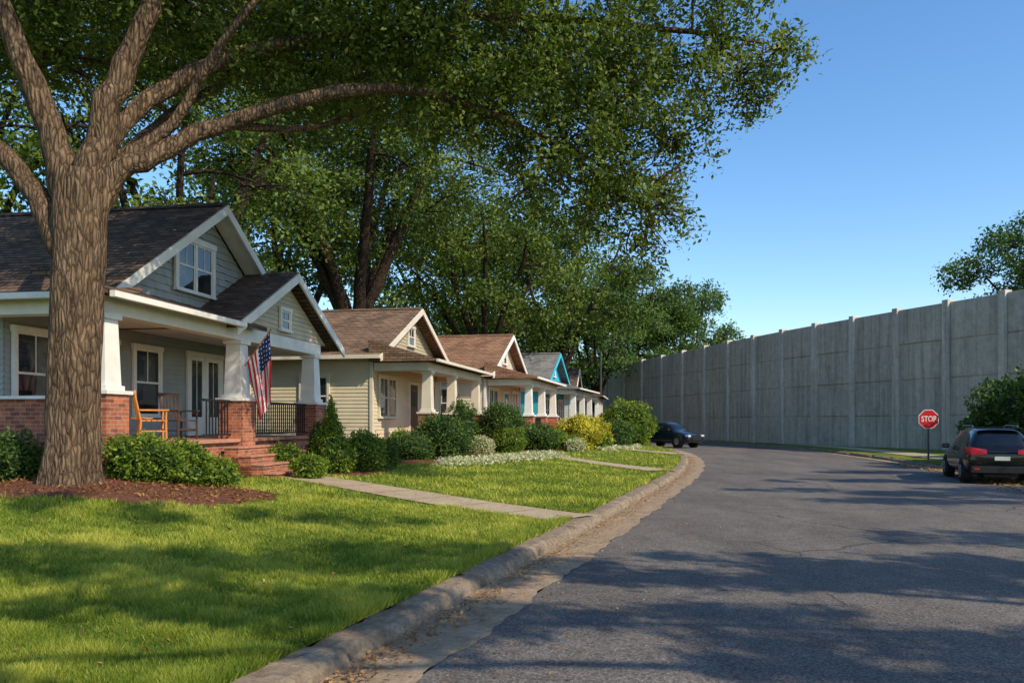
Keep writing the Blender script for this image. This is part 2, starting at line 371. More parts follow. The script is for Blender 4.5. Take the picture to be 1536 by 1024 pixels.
me.update(calc_edges=True); at=me.attributes.new('tint','FLOAT','POINT'); at.data.foreach_set('value',np.repeat(T,3).astype(np.float32))
me.materials.append(M['blade']); o=bpy.data.objects.new('grass',me); COL.objects.link(o)
n=5200; Y=4+rng.random(n)**1.6*34; off=np.abs(rng.normal(size=n))*.2
X=E(Y)-GW+.03+off; far=rng.random(n)<.1; X=np.where(far,E(Y)+rng.random(n)*2.5,X)
P=np.stack([X,Y,np.full(n,.012)],1); keep=X<R(Y)-1
leaves('fallen_leaves',P[keep],(.02+.03*rng.random(n))[keep],rng.random(n)[keep],M['dead'],nbias=(0,0,4),wid=.6)
n=1600; Y=14+rng.random(n)*18; X=R(Y)-np.abs(rng.normal(size=n))*.5; leaves('fallen_leaves',np.stack([X,Y,np.full(n,.035)],1),.05+.05*rng.random(n),rng.random(n),M['dead'],nbias=(0,0,4),wid=.6)
n=350; Y=4+rng.random(n)*12; X=E(Y)-1.1-rng.random(n)*6; leaves('fallen_leaves',np.stack([X,Y,lz(X,Y)+.04],1),.03+.03*rng.random(n),rng.random(n),M['dead'],nbias=(0,0,2),wid=.6)
n=5000; a=rng.random(n)*6.28; r_=np.sqrt(rng.random(n))*.97; X=-7.4+3.6*r_*np.cos(a); Y=13.3+1.7*r_*np.sin(a)
leaves('mulch_chips',np.stack([X,Y,lz(X,Y)+.045],1),.04+.06*rng.random(n),rng.random(n)*.55,M['dead'],nbias=(0,0,1.5),wid=.35)

# ------------------------------------------------------------------ trees
def ell_clusters(c,r,dens,cr,seed,thr=-.75):
    vol=4.19*r[0]*r[1]*r[2]; n=max(6,int(vol*dens))
    g=np.random.default_rng(seed); d=unit(g.normal(size=(n,3))); k=g.random(n)**.42
    P=np.array(c)+d*k[:,None]*np.array(r)
    q=pnoise(P,1.6/max(cr*2.2,.4),seed%5); P=P[q>thr]; return P
def make_tree(name,scaffold,masses,dens,cr,nleaf,leaf,lmat,bmat,seed,droop=0,thr=-.75,twigs=9,tw=.03):
    e=empty(name); mb=MB(); rr=random.Random(seed)
    nodes=[]
    for pts,r0,r1,ns in scaffold:
        k=len(pts)
        P=[]; RR=[]
        for i in range(k-1):
            p0=Vector(pts[max(i-1,0)]);p1=Vector(pts[i]);p2=Vector(pts[i+1]);p3=Vector(pts[min(i+2,k-1)])
            for s in range(4):
                t=s/4; P.append(.5*((2*p1)+(p2-p0)*t+(2*p0-5*p1+4*p2-p3)*t*t+(3*p1-p0-3*p2+p3)*t**3))
        P.append(Vector(pts[-1])); m=len(P)
        for i in range(m):
            t=i/(m-1); RR.append((r0*(1-t)+r1*t)*rr.uniform(.93,1.08) if not callable(r0) else r0(t))
        jt=.03 if callable(r0) else .22
        P=[p+Vector((rr.uniform(-1,1),rr.uniform(-1,1),rr.uniform(-1,1) if not callable(r0) else 0))*RR[i]*jt for i,p in enumerate(P)]
        lb=None
        if callable(r0): lb=[.15*max(0,1-i/(m*.35))+.035 for i in range(m)]
        mb.tube(P,RR,ns,lobes=lb)
        if not callable(r0):
            for i in range(m//3,m): nodes.append((P[i],RR[i]))
    CP=[]
    for q,(c,r) in enumerate(masses):
        c=Vector(c); nd=min(nodes,key=lambda a:(a[0]-c).length+ (2 if a[0].z>c.z+1 else 0))
        L=(c-nd[0]).length; rad=min(nd[1]*.6,.02+.02*L+.35*tw*3)
        if L>.3:
            mid=(nd[0]+c)/2+Vector((rr.uniform(-.1,.1)*L,rr.uniform(-.1,.1)*L,.12*L))
            mb.tube([nd[0],nd[0].lerp(mid,.55)+Vector((0,0,.03*L)),mid,mid.lerp(c,.55)+Vector((0,0,.02*L)),c],[rad,rad*.85,rad*.7,rad*.55,rad*.4],6,caps=False)
        for w in range(twigs):
            d=Vector((rr.gauss(0,1),rr.gauss(0,1),rr.gauss(0,.8))).normalized()
            t_=c+Vector((d.x*r[0],d.y*r[1],d.z*r[2]))*.9; s_=nd[0].lerp(c,rr.uniform(.6,1))
            md=(s_+t_)/2+Vector((rr.uniform(-.1,.1),rr.uniform(-.1,.1),.08))*(t_-s_).length
            mb.tube([s_,md,t_],[tw*1.2,tw*.8,tw*.25],4,caps=False)
        CP.append(ell_clusters(c,r,dens,cr,seed*31+q,thr))
    CP=np.concatenate(CP); g=np.random.default_rng(seed); k=len(CP)
    ct=g.normal(size=k)*.15
    n=k*nleaf; P=np.repeat(CP,nleaf,axis=0)+g.normal(size=(n,3))*np.array([1,1,.7])*cr*.5
    if droop: P[:,2]-=np.abs(g.normal(size=n))*droop*cr
    t=.46+np.repeat(ct,nleaf)+g.normal(size=n)*.17
    mb.obj('trunk',bmat,e,smooth=True,recalc=False)
    leaves('foliage',P,leaf*(.6+.8*g.random(n)),t,lmat,e,nbias=(.25,-.25,.6))
    print(name,n); return e
def tr(t): return .375+.42*math.exp(-t*10)+.05*max(0,t-.78)*4
sc=[([(-6.95,12.6,.35),(-6.95,12.6,.75),(-6.93,12.62,1.3),(-6.92,12.65,2.4),(-6.9,12.7,3.6),(-6.88,12.75,4.8),(-6.85,12.8,5.6)],tr,0,40),
 ([(-6.95,12.75,4.8),(-7.2,12.8,5.8),(-7.6,12.7,7.1),(-8.2,12.4,8.8),(-8.8,12.2,10.8)],.28,.1,12),
 ([(-6.8,12.75,4.9),(-6.65,12.85,6.2),(-6.3,13,7.5),(-5.8,13.2,8.9),(-5.2,13.5,11)],.28,.1,12),
 ([(-6.85,12.8,4.7),(-6.45,12.9,5.6),(-5.92,13.2,6.1),(-5.04,13.8,6.8),(-3.24,14.5,7.65),(-1.87,15.2,8.0),(-.63,15.7,7.8),(1.09,16,7.1),(2.0,16,6.3)],.2,.03,12),
 ([(-6.75,12.85,5.2),(-6.5,13.2,6.5),(-5.6,14,7.8),(-4.1,15,8.8),(-.9,16,9.8),(3.0,16.5,9.8),(5.2,16.5,9.5)],.19,.03,12),
 ([(-7.1,12.7,4.4),(-7.6,12.8,5.3),(-8.4,12.8,6.2),(-9.8,12.5,7.2),(-11.2,12.2,8)],.22,.07,12),
 ([(-6.5,13.0,5.9),(-5.7,13.4,6.7),(-4.6,13.2,8.2),(-3,12.8,9.6)],.12,.04,9),
 ([(-5.04,13.8,6.85),(-3.9,15,7.2),(-2.6,16.5,8.2)],.09,.03,8),
 ([(-6.85,13,5.2),(-6.9,14.5,6.6),(-6.8,16.5,8.2),(-6.5,18.5,9.6)],.18,.06,9)]
ms=[((-9.8,13.5,9.6),(3,2.8,1.5)),((-6.4,15,9.6),(2.6,2.8,1.3)),((-4,16,9.3),(2.4,2.8,1.3)),((-1.8,16,9.4),(2.3,2.8,1.6)),((.4,16,8.9),(2.1,2.6,1.7)),
 ((.9,16,7.0),(1.5,1.8,1.2)),((2.4,16.2,6.6),(1.1,1.5,1.2)),((2.5,16.2,8.6),(1.8,2.2,1.6)),((4.3,16.4,9.2),(1.5,1.8,1.0)),((5.5,16.5,9.3),(.7,1.2,.6)),
 ((-.7,16,7.9),(1.4,1.8,.9)),((2.9,16.2,5.6),(.6,.8,.6)),((-10.5,11.5,8.2),(1.6,1.5,1.0)),((-7,12,11.8),(4,4,1.8)),((-1,14,11.6),(4,4,1.6)),((3.5,16,11),(2.5,2.5,1.2)),
 ((1.6,16,5.9),(.8,1,.55)),((3.4,16.3,7.4),(.8,1.1,.9)),((4.9,16.4,8.2),(.5,.8,.45)),((-4.8,15.2,8.3),(.9,1.2,.4)),((-2.9,15.6,8.2),(.9,1.2,.5)),
 ((-12,16,10.5),(3,3,1.8)),((-8,18,11),(4,3,1.9)),((-3,19,10.8),(4,3,1.7)),((1,18.5,10.3),(3,2.5,1.4)),((-9,15,8.6),(1.4,1,.6)),((.2,16.2,6.3),(.6,.8,.45)),((3.3,16.2,6.6),(.5,.7,.6)),
 ((2.0,16.2,7.6),(1.5,1.5,.9)),((3.1,16.2,5.9),(.7,.8,.7)),((2.6,16.2,5.2),(.6,.7,.4)),((4.6,16.4,8.6),(.9,1,.6)),((1.5,16,6.4),(1.1,1.2,.8)),((2.7,16.1,6.0),(.8,.9,.8))]
make_tree('oak_tree',sc,ms,6.8,.32,48,.108,M['leaf'],M['bark'],11,droop=.55,twigs=14,tw=.018,thr=-.65)

def gen_tree(name,x,y,H,Rr,tr_,seed,nm=16,dens=.32,cr=.9,nleaf=60,leaf=.24,lmat=None,bmat=None,zb=.3,low=.38,twigs=6):
    rr=random.Random(seed); zc=H*(1+low)/2; rz=H*(1-low)/2
    ms=[]; sc=[]
    fk=H*(low*.62)
    sc.append(([(x,y,zb-.3),(x,y,zb+.5),(x+.1,y,fk*.5),(x+.15,y,fk),(x+.1,y,fk+1)],lambda t:tr_*(.85+.6*math.exp(-t*8)),0,12))
    nl=7
    for i in range(nl):
        a=6.28*i/nl+rr.uniform(-.4,.4); ro=Rr*rr.uniform(.5,.75); zt=zc+rz*rr.uniform(-.1,.65)
        p0=(x+.1,y,fk+rr.uniform(-1.2,.3)*tr_); c,s=math.cos(a),math.sin(a)
        sc.append(([p0,(x+c*ro*.2,y+s*ro*.2,fk+(zt-fk)*.25),(x+c*ro*.5,y+s*ro*.5,fk+(zt-fk)*.55),(x+c*ro*.75+rr.uniform(-.5,.5),y+s*ro*.75,fk+(zt-fk)*.8),(x+c*ro,y+s*ro,zt)],tr_*.52,tr_*.12,8))
    for i in range(nm):
        k=(i+.5)/nm; ph=math.acos(1-2*k); th=math.pi*(1+5**.5)*i+seed
        q=rr.uniform(.55,.85); m_=rr.uniform(.24,.4)*Rr
        ms.append(((x+Rr*q*math.sin(ph)*math.cos(th),y+Rr*q*math.sin(ph)*math.sin(th),zc+rz*q*math.cos(ph)),(m_*1.1,m_*1.1,m_*.62)))
    ms.append(((x,y,zc+rz*.2),(Rr*.45,Rr*.45,rz*.4)))
    return make_tree(name,sc,ms,dens,cr,nleaf,leaf,lmat or M['leaf2'],bmat or M['bark2'],seed,twigs=twigs,tw=.04,thr=-.8)
gen_tree('oak_tree',-8.6,44,23,9.5,.75,21,24,.5,.75,60,.22,low=.42)
gen_tree('oak_tree',-1.8,56,19,8,.55,22,18,.42,.85,60,.27,low=.36)
gen_tree('oak_tree',-14,33,21,7.5,.5,23,20,.42,.8,60,.22,low=.32)
gen_tree('oak_tree',-22,29,20,8,.5,24,16,.35,.9,50,.28,low=.25)
gen_tree('oak_tree',3.6,66,20,7.5,.5,25,18,.45,.9,55,.32,low=.3)
gen_tree('oak_tree',-16,56,24,9,.6,26,16,.2,1.2,60,.4,low=.3)
gen_tree('oak_tree',9,86,18,6.5,.4,27,16,.5,1.1,55,.38,lmat=M['leaf3'],low=.2)
gen_tree('oak_tree',-6,80,25,10,.6,28,16,.16,1.4,60,.5,low=.25)
gen_tree('oak_tree',14.5,104,24,7.5,.5,29,20,.5,1.1,55,.4,lmat=M['leaf3'],low=.15)
gen_tree('oak_tree',22.5,108,23,7.5,.5,30,20,.5,1.1,55,.4,lmat=M['leaf3'],low=.15)
gen_tree('oak_tree',31,122,17,6,.5,31,16,.5,1.1,50,.45,lmat=M['leaf3'],low=.15)
gen_tree('oak_tree',38.5,56,18,7,.5,32,20,.8,.8,60,.28,lmat=M['leaf3'],low=.25)
def side_tree(name,x,y,ms,seed):
    sc=[([(x,y,0),(x,y,.8),(x+.05,y,2.2),(x,y,3.6),(x-.1,y,4.4)],lambda t:.33+.2*math.exp(-t*8),0,12)]
    for c,r in ms[::3]:
        sc.append(([(x,y,4),(x*.75+c[0]*.25,y*.75+c[1]*.25,5.2),(x*.4+c[0]*.6,y*.4+c[1]*.6,c[2]-.8),c],.14,.03,7))
    make_tree(name,sc,ms,11,.3,80,.16,M['leaf'],M['bark'],seed,twigs=6,tw=.015,thr=-.7)
side_tree('oak_tree',15.5,1.0,[((17,1.8,8),(2.2,1.3,1.0)),((13.4,2.0,8.3),(2.4,1.0,.8)),((10.2,2.4,8.2),(2.4,.9,.7)),((7.3,2.2,8.6),(2,.75,.6)),((4.6,1.0,8.8),(2.0,.8,.6)),
   ((9,-.2,8.8),(2.6,.5,.5)),((14.5,4.7,8.4),(1.8,.4,.5)),((12.5,-1.7,9),(3,.6,.6)),((3.2,3.9,9.4),(2.0,.45,.5)),((6.6,-.9,9),(2.2,.6,.6)),((2.2,-.6,8.8),(2.0,.6,.6)),((5.8,4.4,9.2),(1.8,.35,.4)),((3.5,-2.6,9),(2.6,.6,.6)),((0,2,9.2),(1.6,.5,.4))],41)
side_tree('oak_tree',22.5,13.5,[((21,13,8),(3,.9,.9)),((18.2,11.6,8.4),(2.2,.6,.7)),((23,15.5,8.4),(2.5,.8,.9)),((18.5,15.2,9),(2.4,.6,.7)),((26,13,9),(2,2,1.2)),((21,19.2,8.8),(2.4,.8,.8)),((17,9.4,9),(2.4,.5,.6)),((21,9.8,8.6),(2.4,.6,.7)),((15.2,12.4,8.9),(1.6,.4,.5)),((24.5,22,9),(2.4,1,1))],42)

P=[]; g=np.random.default_rng(5)
cc=[(x,y,z) for x,y,z in zip(g.uniform(-45,6,46),g.uniform(62,100,46),g.uniform(3,11,46))]+[(x,150+g.uniform(-6,10),g.uniform(2,8)) for x in np.arange(-110,130,6)]+[(x,48+g.uniform(-3,3),g.uniform(2,7)) for x in np.arange(-40,-8,3.5)]
for i,c in enumerate(cc): P.append(ell_clusters(c,(4.5,4,4),.22,1.4,i,-.9))
P=np.concatenate(P); k=len(P); ct=np.repeat(g.normal(size=k)*.14,26); P=np.repeat(P,26,axis=0)+g.normal(size=(k*26,3))*.75
P=P[P[:,2]>.1]; leaves('distant_trees',P,.4*(.6+.8*g.random(len(P))),.4+ct[:len(P)]+g.normal(size=len(P))*.15,M['leaf3'])

# ------------------------------------------------------------------ shrubs
def shrub(name,x,Y,rx,rz,mat,ry=None,leaf=.07,n=None,cone=False,z0=None,lump=.17):
    ry=ry or rx; z=float(lz(x,Y)) if z0 is None else z0
    e=empty(name,(x,Y,z)); sd=int(abs(x*71+Y*13)); g=np.random.default_rng(sd)
    if n is None: n=int(min(9000,900*(4*rx*rz+rx*rx*3)*(.09/leaf)**2*1.6))+500
    def surf(d):
        k=1+lump*pnoise(d*3,1.1,sd)+lump*.6*pnoise(d*3,3,sd+1)
        S=d*np.array([rx,ry,rz])*k[:,None]
        S[:,2]+=rz*.92
        if cone:
            t=np.clip(S[:,2]/(rz*1.95),0,1); S[:,0]*=1.25*(1-t*.85); S[:,1]*=1.25*(1-t*.85)
        return S
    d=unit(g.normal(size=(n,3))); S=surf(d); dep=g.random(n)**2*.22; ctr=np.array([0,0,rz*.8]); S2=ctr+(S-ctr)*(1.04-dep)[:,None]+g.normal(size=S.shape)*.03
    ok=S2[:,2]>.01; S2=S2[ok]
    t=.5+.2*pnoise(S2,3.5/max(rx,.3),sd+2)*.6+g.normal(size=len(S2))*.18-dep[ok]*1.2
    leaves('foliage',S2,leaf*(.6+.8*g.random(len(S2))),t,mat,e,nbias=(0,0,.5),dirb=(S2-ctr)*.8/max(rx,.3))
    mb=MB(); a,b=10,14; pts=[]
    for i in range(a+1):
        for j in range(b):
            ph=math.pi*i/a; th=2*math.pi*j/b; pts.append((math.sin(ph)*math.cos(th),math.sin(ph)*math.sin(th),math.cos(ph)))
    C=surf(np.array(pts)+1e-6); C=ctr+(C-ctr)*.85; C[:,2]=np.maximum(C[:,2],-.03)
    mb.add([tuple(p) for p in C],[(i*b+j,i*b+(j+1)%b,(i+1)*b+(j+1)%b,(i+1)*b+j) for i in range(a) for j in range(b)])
    mb.obj('dark_core',M['core'],e,smooth=True,recalc=False)  # solid core inside the leaf shell, coloured dark for the shrub's inner shade
    return e
S=M['shrub'];D=M['shrubd'];Yl=M['shruby']
for a in [('shrub',-6.27,13.6,.56,.42,S,.5),('shrub',-5.87,14.2,.5,.4,S,.45),('shrub',-5.39,14.6,.33,.27,S),('shrub',-8.42,13.3,.5,.42,D),('shrub',-9.16,13.6,.5,.45,S),('shrub',-8.28,14,.3,.3,S),
 ('boxwood_shrub',-5.44,19.3,.4,.34,S),('boxwood_shrub',-4.53,18,.33,.26,S),('boxwood_shrub',-3.75,20.2,.52,.5,S,.6),('boxwood_shrub',-4.2,19.4,.35,.38,S),('boxwood_shrub',-3.46,21.5,.35,.4,D),
 ('boxwood_shrub',-3.21,25.5,.6,.42,D),('round_shrub',-2.27,26.5,.85,.72,D,.85,.09),('boxwood_shrub',-3.78,27,.5,.45,S),('round_shrub',-1.96,31,.55,1.05,D,.55,.1),('round_shrub',-.45,34,.95,1.05,D,.95,.1),
 ('boxwood_shrub',-.08,33,.6,.5,S),('boxwood_shrub',1.11,36,.85,.6,D,.85,.1),('boxwood_shrub',1.91,37,.6,.5,S,.6,.1),('yellow_shrub',3.3,40,1.05,.85,Yl,1.0,.12),('yellow_shrub',4.6,43.5,.85,.75,Yl,.8,.13),
 ('boxwood_shrub',5.76,44,.85,.8,D,.85,.12),('round_shrub',7.4,51,1.6,1.35,S,1.6,.15),('boxwood_shrub',2.6,38,.5,.35,S),('boxwood_shrub',4.45,41,.6,.4,S,.6,.12),('yellow_shrub',7.2,59,1.2,1.1,Yl,1.2,.15),
 ('flowering_shrub',-1.1,29.5,.4,.35,M['flower'],.4,.06),('flowering_shrub',2.9,36.6,.4,.3,M['flower'],.4,.07)]:
    shrub(*a)
shrub('conifer_shrub',-4.52,20,.45,.85,S,cone=True,leaf=.06); shrub('conifer_shrub',-5.08,21,.35,.6,D,cone=True,leaf=.06)
shrub('laurel_shrub',18.9,29,2.0,1.65,D,leaf=.15,z0=.15,n=14000,lump=.2)
shrub('laurel_shrub',20.1,33,1.2,1.0,D,leaf=.13,z0=.15,n=6000)
n=9000; t=rng.random(n); X=-2.3+t*3.6+rng.normal(size=n)*.22; Y=23.5+t*7.5+rng.normal(size=n)*.55
leaves('ground_cover_flowers',np.stack([X+.4,Y,lz(X,Y)+.03+.16*rng.random(n)],1),.05+.05*rng.random(n),rng.random(n),M['flower'],nbias=(0,0,1))
n=5000; t=rng.random(n); X=4.6+t*2.6+rng.normal(size=n)*.25; Y=40+t*7+rng.normal(size=n)*.7
leaves('ground_cover_flowers',np.stack([X,Y,lz(X,Y)+.03+.16*rng.random(n)],1),.08+.06*rng.random(n),rng.random(n),M['flower'],nbias=(0,0,1))

# ------------------------------------------------------------------ house helpers (local x along street, y into the house)
def siding_f(mb,x0,x1,y,z0,z1,step=.12,lim=None,mi=0):
    z=z0
    while z<z1-.01:
        zz=min(z+step,z1); a0,a1=(x0,x1) if lim is None else lim(z); b0,b1=(x0,x1) if lim is None else lim(zz)
        if a1-a0<.05: break
        if b1<b0: b0=b1=(b0+b1)/2
        mb.add([(a0,y-.028,z),(a1,y-.028,z),(b1,y-.006,zz),(b0,y-.006,zz),(a0,y,z),(a1,y,z)],[(0,1,2,3),(4,5,1,0)],mi); z=zz
def shakes(mb,y,z0,z1,lim,step=.16,seed=0):
    rr=random.Random(seed); z=z0
    while z<z1-.02:
        zz=min(z+step,z1); a0,a1=lim(z); b0,b1=lim(zz); x=a0
        while x<a1-.02:
            w=rr.uniform(.1,.2); x2=min(x+w,a1); o=rr.uniform(.022,.045); dz=rr.uniform(-.012,.012)
            xa=min(max(x,b0),b1); xb=min(max(x2-.008,b0),b1)
            mb.add([(x,y-o,z+dz),(x2-.008,y-o,z+dz),(xb,y-.006,zz),(xa,y-.006,zz),(x,y,z+dz),(x2-.008,y,z+dz)],[(0,1,2,3),(4,5,1,0)]); x=x2
        z=zz
def siding_s(mb,x,y0,y1,z0,z1,step=.12,sgn=-1,mi=0):
    z=z0
    while z<z1-.01:
        zz=min(z+step,z1)
        mb.add([(x+sgn*.028,y0,z),(x+sgn*.028,y1,z),(x+sgn*.006,y1,zz),(x+sgn*.006,y0,zz),(x,y0,z),(x,y1,z)],[(0,1,2,3),(4,5,1,0)],mi); z=zz
def opening(fr,gl,face,pos,c,z0,w,h,units=1,door=False,trim=.1):
    def B(mb,a0,a1,d0,d1,b0,b1):
        if face=='f': mb.box(a0,a1,pos-d1,pos-d0,b0,b1)
        else: mb.box(pos-d1,pos-d0,a0,a1,b0,b1)
    a=c-w/2;b=c+w/2;T=trim
    B(fr,a-T,a,0,.07,z0,z0+h); B(fr,b,b+T,0,.07,z0,z0+h); B(fr,a-T-.03,b+T+.03,0,.085,z0+h,z0+h+T+.02)
    if not door: B(fr,a-T-.04,b+T+.04,0,.11,z0-.06,z0)
    uw=w/units
    for i in range(units):
        p=a+uw*i; q=p+uw
        if i>0: B(fr,p-.04,p+.04,0,.066,z0,z0+h)
        p+=.0 if i==0 else .04; q-=.0 if i==units-1 else .04
        s=.04 if not door else .12
        B(fr,p,p+s,.01,.05,z0,z0+h); B(fr,q-s,q,.01,.05,z0,z0+h); B(fr,p+s,q-s,.01,.05,z0,z0+(s if not door else .5)); B(fr,p+s,q-s,.01,.05,z0+h-s,z0+h)
        if not door: B(fr,p+s,q-s,.01,.055,z0+h*.5-.025,z0+h*.5+.025)
        B(fr,(p+q)/2-.012,(p+q)/2+.012,.01,.045,z0+(h*.5+.025 if not door else .5),z0+h-s)
        B(gl,p+s,q-s,.012,.032,z0+(s if not door else .5),z0+h-s)
def slab(mb,xa,za,xb,zb_,y0,y1,t=.12,mi=0):
    mb.pry([(xa,za),(xb,zb_),(xb,zb_-t),(xa,za-t)],y0,y1,mi)
def railing(mb,x0,x1,y,z0,h=.85):
    mb.box(x0,x1,y-.03,y+.03,z0+h-.05,z0+h); mb.box(x0,x1,y-.02,y+.02,z0+.08,z0+.12)
    k=int((x1-x0)/.12)
    for i in range(1,k):
        x=x0+(x1-x0)*i/k; mb.box(x-.012,x+.012,y-.012,y+.012,z0+.12,z0+h-.05)
def column(wt,bk,x,y,z0,zp,zt,a=.3,c0=.23,c1=.17):
    bk.box(x-a,x+a,y-a,y+a,z0,zp); wt.box(x-a-.05,x+a+.05,y-a-.05,y+a+.05,zp,zp+.07)
    wt.box(x-c0-.04,x+c0+.04,y-c0-.04,y+c0+.04,zp+.07,zp+.16); wt.frus(x,y,zp+.16,zt-.1,c0,c1); wt.box(x-c1-.05,x+c1+.05,y-c1-.05,y+c1+.05,zt-.1,zt)
# ------------------------------------------------------------------ house 1
dx,dy=.165,.986
h1=empty('bungalow_house',(-7.32,14.3,0),math.atan2(dy,dx))
W1=pmat('grey_siding_paint',(.35,.37,.36),(.27,.285,.275),1.6,.75)
W1b=pmat('tan_siding_paint',(.5,.45,.34),(.42,.37,.28),1.6,.75)
RF1=shingle('dark_shingles',(.19,.125,.09),(.09,.062,.05))
wl=MB();wt=MB();gl=MB();bk=MB();rf=MB();rl=MB();fl=MB();wb=MB()
wl.box(.62,9.5,2.55,12.8,.2,3.93); siding_f(wl,.6,9.5,2.55,1.35,3.9); siding_s(wl,.62,2.55,12.8,1.1,3.9); siding_s(wl,9.5,2.55,12.8,1.1,3.9,sgn=1)
wl.pry([(1.2,4.1),(9.3,4.1),(5.25,6.75)],1.05,12.7)
shakes(wl,1.05,4.1,6.78,lambda z:(1.25+(z-4.1)/.66,9.25-(z-4.1)/.66),.17,3)
slab(rf,5.25,7.02,1.0,4.26,.55,13.2,.13); slab(rf,1.0,4.26,-.45,3.98,-.1,13.2,.1); slab(rf,5.25,7.02,10.1,3.9,.55,13.2,.13)
rf.pry([(5.05,6.93),(5.25,7.06),(5.45,6.93),(5.25,7.0)],.56,13.1)
wt.pry([(5.25,6.98),(5.25,6.74),(.95,3.98),(.95,4.2)],.49,.545); wt.pry([(5.25,6.98),(5.25,6.74),(10.0,3.7),(10.0,3.93)],.49,.545)
wt.pry([(5.25,6.86),(5.25,6.83),(1.2,4.2),(1.2,4.23)],.55,1.04); wt.pry([(5.25,6.86),(5.25,6.83),(9.3,4.22),(9.3,4.25)],.55,1.04)
rf.prx([(-.5,3.98),(1.06,4.45),(1.06,4.3),(-.5,3.88)],-.45,5.3)
slab(rf,7.2,5.68,4.0,3.95,-.42,4.5,.12); slab(rf,7.2,5.68,10.4,3.95,-.42,4.5,.12)
wt.pry([(7.2,5.64),(7.2,5.4),(3.95,3.66),(3.95,3.9)],-.48,-.425); wt.pry([(7.2,5.64),(7.2,5.4),(10.45,3.66),(10.45,3.9)],-.48,-.425)
wb.pry([(4.5,3.96),(9.9,3.96),(7.2,5.42)],-.08,.05); siding_f(wb,4.5,9.9,-.08,3.98,5.42,.12,lambda z:(4.6+(z-3.98)/.54,9.8-(z-3.98)/.54))
wt.box(-.5,4.1,-.62,-.505,3.84,3.95); wt.box(-.57,-.455,-.1,13.2,3.84,3.95)
wt.box(-.2,9.35,-.16,.16,3.62,3.94); wt.box(-.2,.12,.16,2.5,3.62,3.94); wt.box(9.03,9.35,.16,2.5,3.62,3.94); wt.box(.12,9.03,.16,2.5,3.86,3.92)
for x in (0,4.77,9.0): column(wt,bk,x,0,.1,2.18,3.62,.31,.22,.18)
bk.box(.31,9.3,-.16,.14,.1,1.22); bk.box(-.16,.14,.31,2.5,.1,2.1); wt.box(-.22,.2,.31,2.5,2.1,2.16); fl.box(-.1,9.2,.14,2.52,1.18,1.3); fl.box(.31,9.0,-.26,.14,1.221,1.3)
railing(rl,3.3,4.46,0,1.3,.9); railing(rl,5.08,8.69,0,1.3,.9)
bk.box(.7,9.4,2.4,2.5,.1,1.2)
opening(wt,gl,'f',2.52,1.35,1.85,1.0,1.6); opening(wt,gl,'f',2.52,3.35,1.32,.9,2.15,door=True); opening(wt,gl,'f',2.52,5.0,1.85,.95,1.6); opening(wt,gl,'f',2.52,7.6,1.32,1.6,2.15,units=2,door=True)
opening(wt,gl,'f',1.0,4.6,4.75,1.45,1.15,units=2,trim=.12); opening(wt,gl,'f',-.11,7.05,4.12,.5,.5,trim=.07)
opening(wt,gl,'s',.59,6,1.9,1.0,1.5); opening(wt,gl,'s',.59,10,1.9,1.0,1.5)
for i in range(5):
    bk.box(3.7,5.5,-.36-.3*(i+1)+.05,-.27,.05,1.13-.19*i-.045); fl.box(3.68,5.52,-.36-.3*(i+1)+.02,-.265 if i==0 else -.36-.3*i+.015,1.13-.19*i-.043,1.13-.19*i)
bk.box(5.53,5.95,-1.2,-.27,.05,.95); bk.box(5.53,5.95,-1.9,-1.203,.05,.68); fl.box(5.5,5.98,-1.22,-.27,.953,1.0); fl.box(5.5,5.98,-1.93,-1.223,.683,.73)
wl.obj('walls',W1,h1,recalc=False); wb.obj('gable_wall',W1b,h1,recalc=False); wt.obj('trim',M['white'],h1,bevel=.006); gl.obj('windows',M['glass'],h1); bk.obj('brick_piers',M['brick'],h1,bevel=.006)
rf.obj('roof',RF1,h1); rl.obj('railing',M['black'],h1)
capm=pmat('step_brick_cap',(.5,.25,.16),(.33,.15,.1),5,.85,.3,30)
fl.obj('porch_floor',capm,h1,bevel=.008)
def h1w(u,y):
    a=math.atan2(dy,dx); return (-7.32+u*math.cos(a)-y*math.sin(a),14.3+u*math.sin(a)+y*math.cos(a))
def chair(name,u,y,rz,mat):
    mb=MB()
    for sx in(-.26,.26):
        mb.tube([(sx,-.25,0),(sx,-.24,.4)],[.025,.025],6); mb.tube([(sx,.27,0),(sx,.24,.4),(sx*.96,.36,1.0)],[.025,.025,.02],6)
        mb.box(sx-.04,sx+.04,-.3,.28,.62,.65); mb.tube([(sx,-.24,.4),(sx,-.25,.62)],[.02,.02],6); mb.box(sx-.015,sx+.015,-.24,.24,.18,.21)
    for i in range(5): mb.box(-.27,.27,-.27+i*.105,-.18+i*.105,.4,.43)
    for i in range(6):
        x=-.22+i*.088; mb.tube([(x,.25,.43),(x,.35,.98)],[.018,.018],4)
    mb.box(-.28,.28,.33,.38,.96,1.04); mb.box(-.26,.26,-.25,-.23,.2,.24)
    x,Y=h1w(u,y); mb.obj(name,mat,None,bevel=.004,loc=(x,Y,1.302),rotz=math.atan2(dy,dx)+rz)
chair('porch_chair',2.5,.7,.7,M['wood']); chair('porch_chair',3.6,.75,-.3,M['dwood']); chair('porch_chair',1.7,1.5,-.2,M['dwood'])
x_,y_=h1w(3.0,1.3); mb=MB(); mb.tube([(0,0,0),(0,0,.45)],[.03,.03],8); mb.tube([(0,0,.45),(0,0,.48)],[.25,.25],20); mb.tube([(0,0,0),(0,0,.03)],[.15,.13],16); mb.obj('porch_table',M['wood'],loc=(x_,y_,1.302))
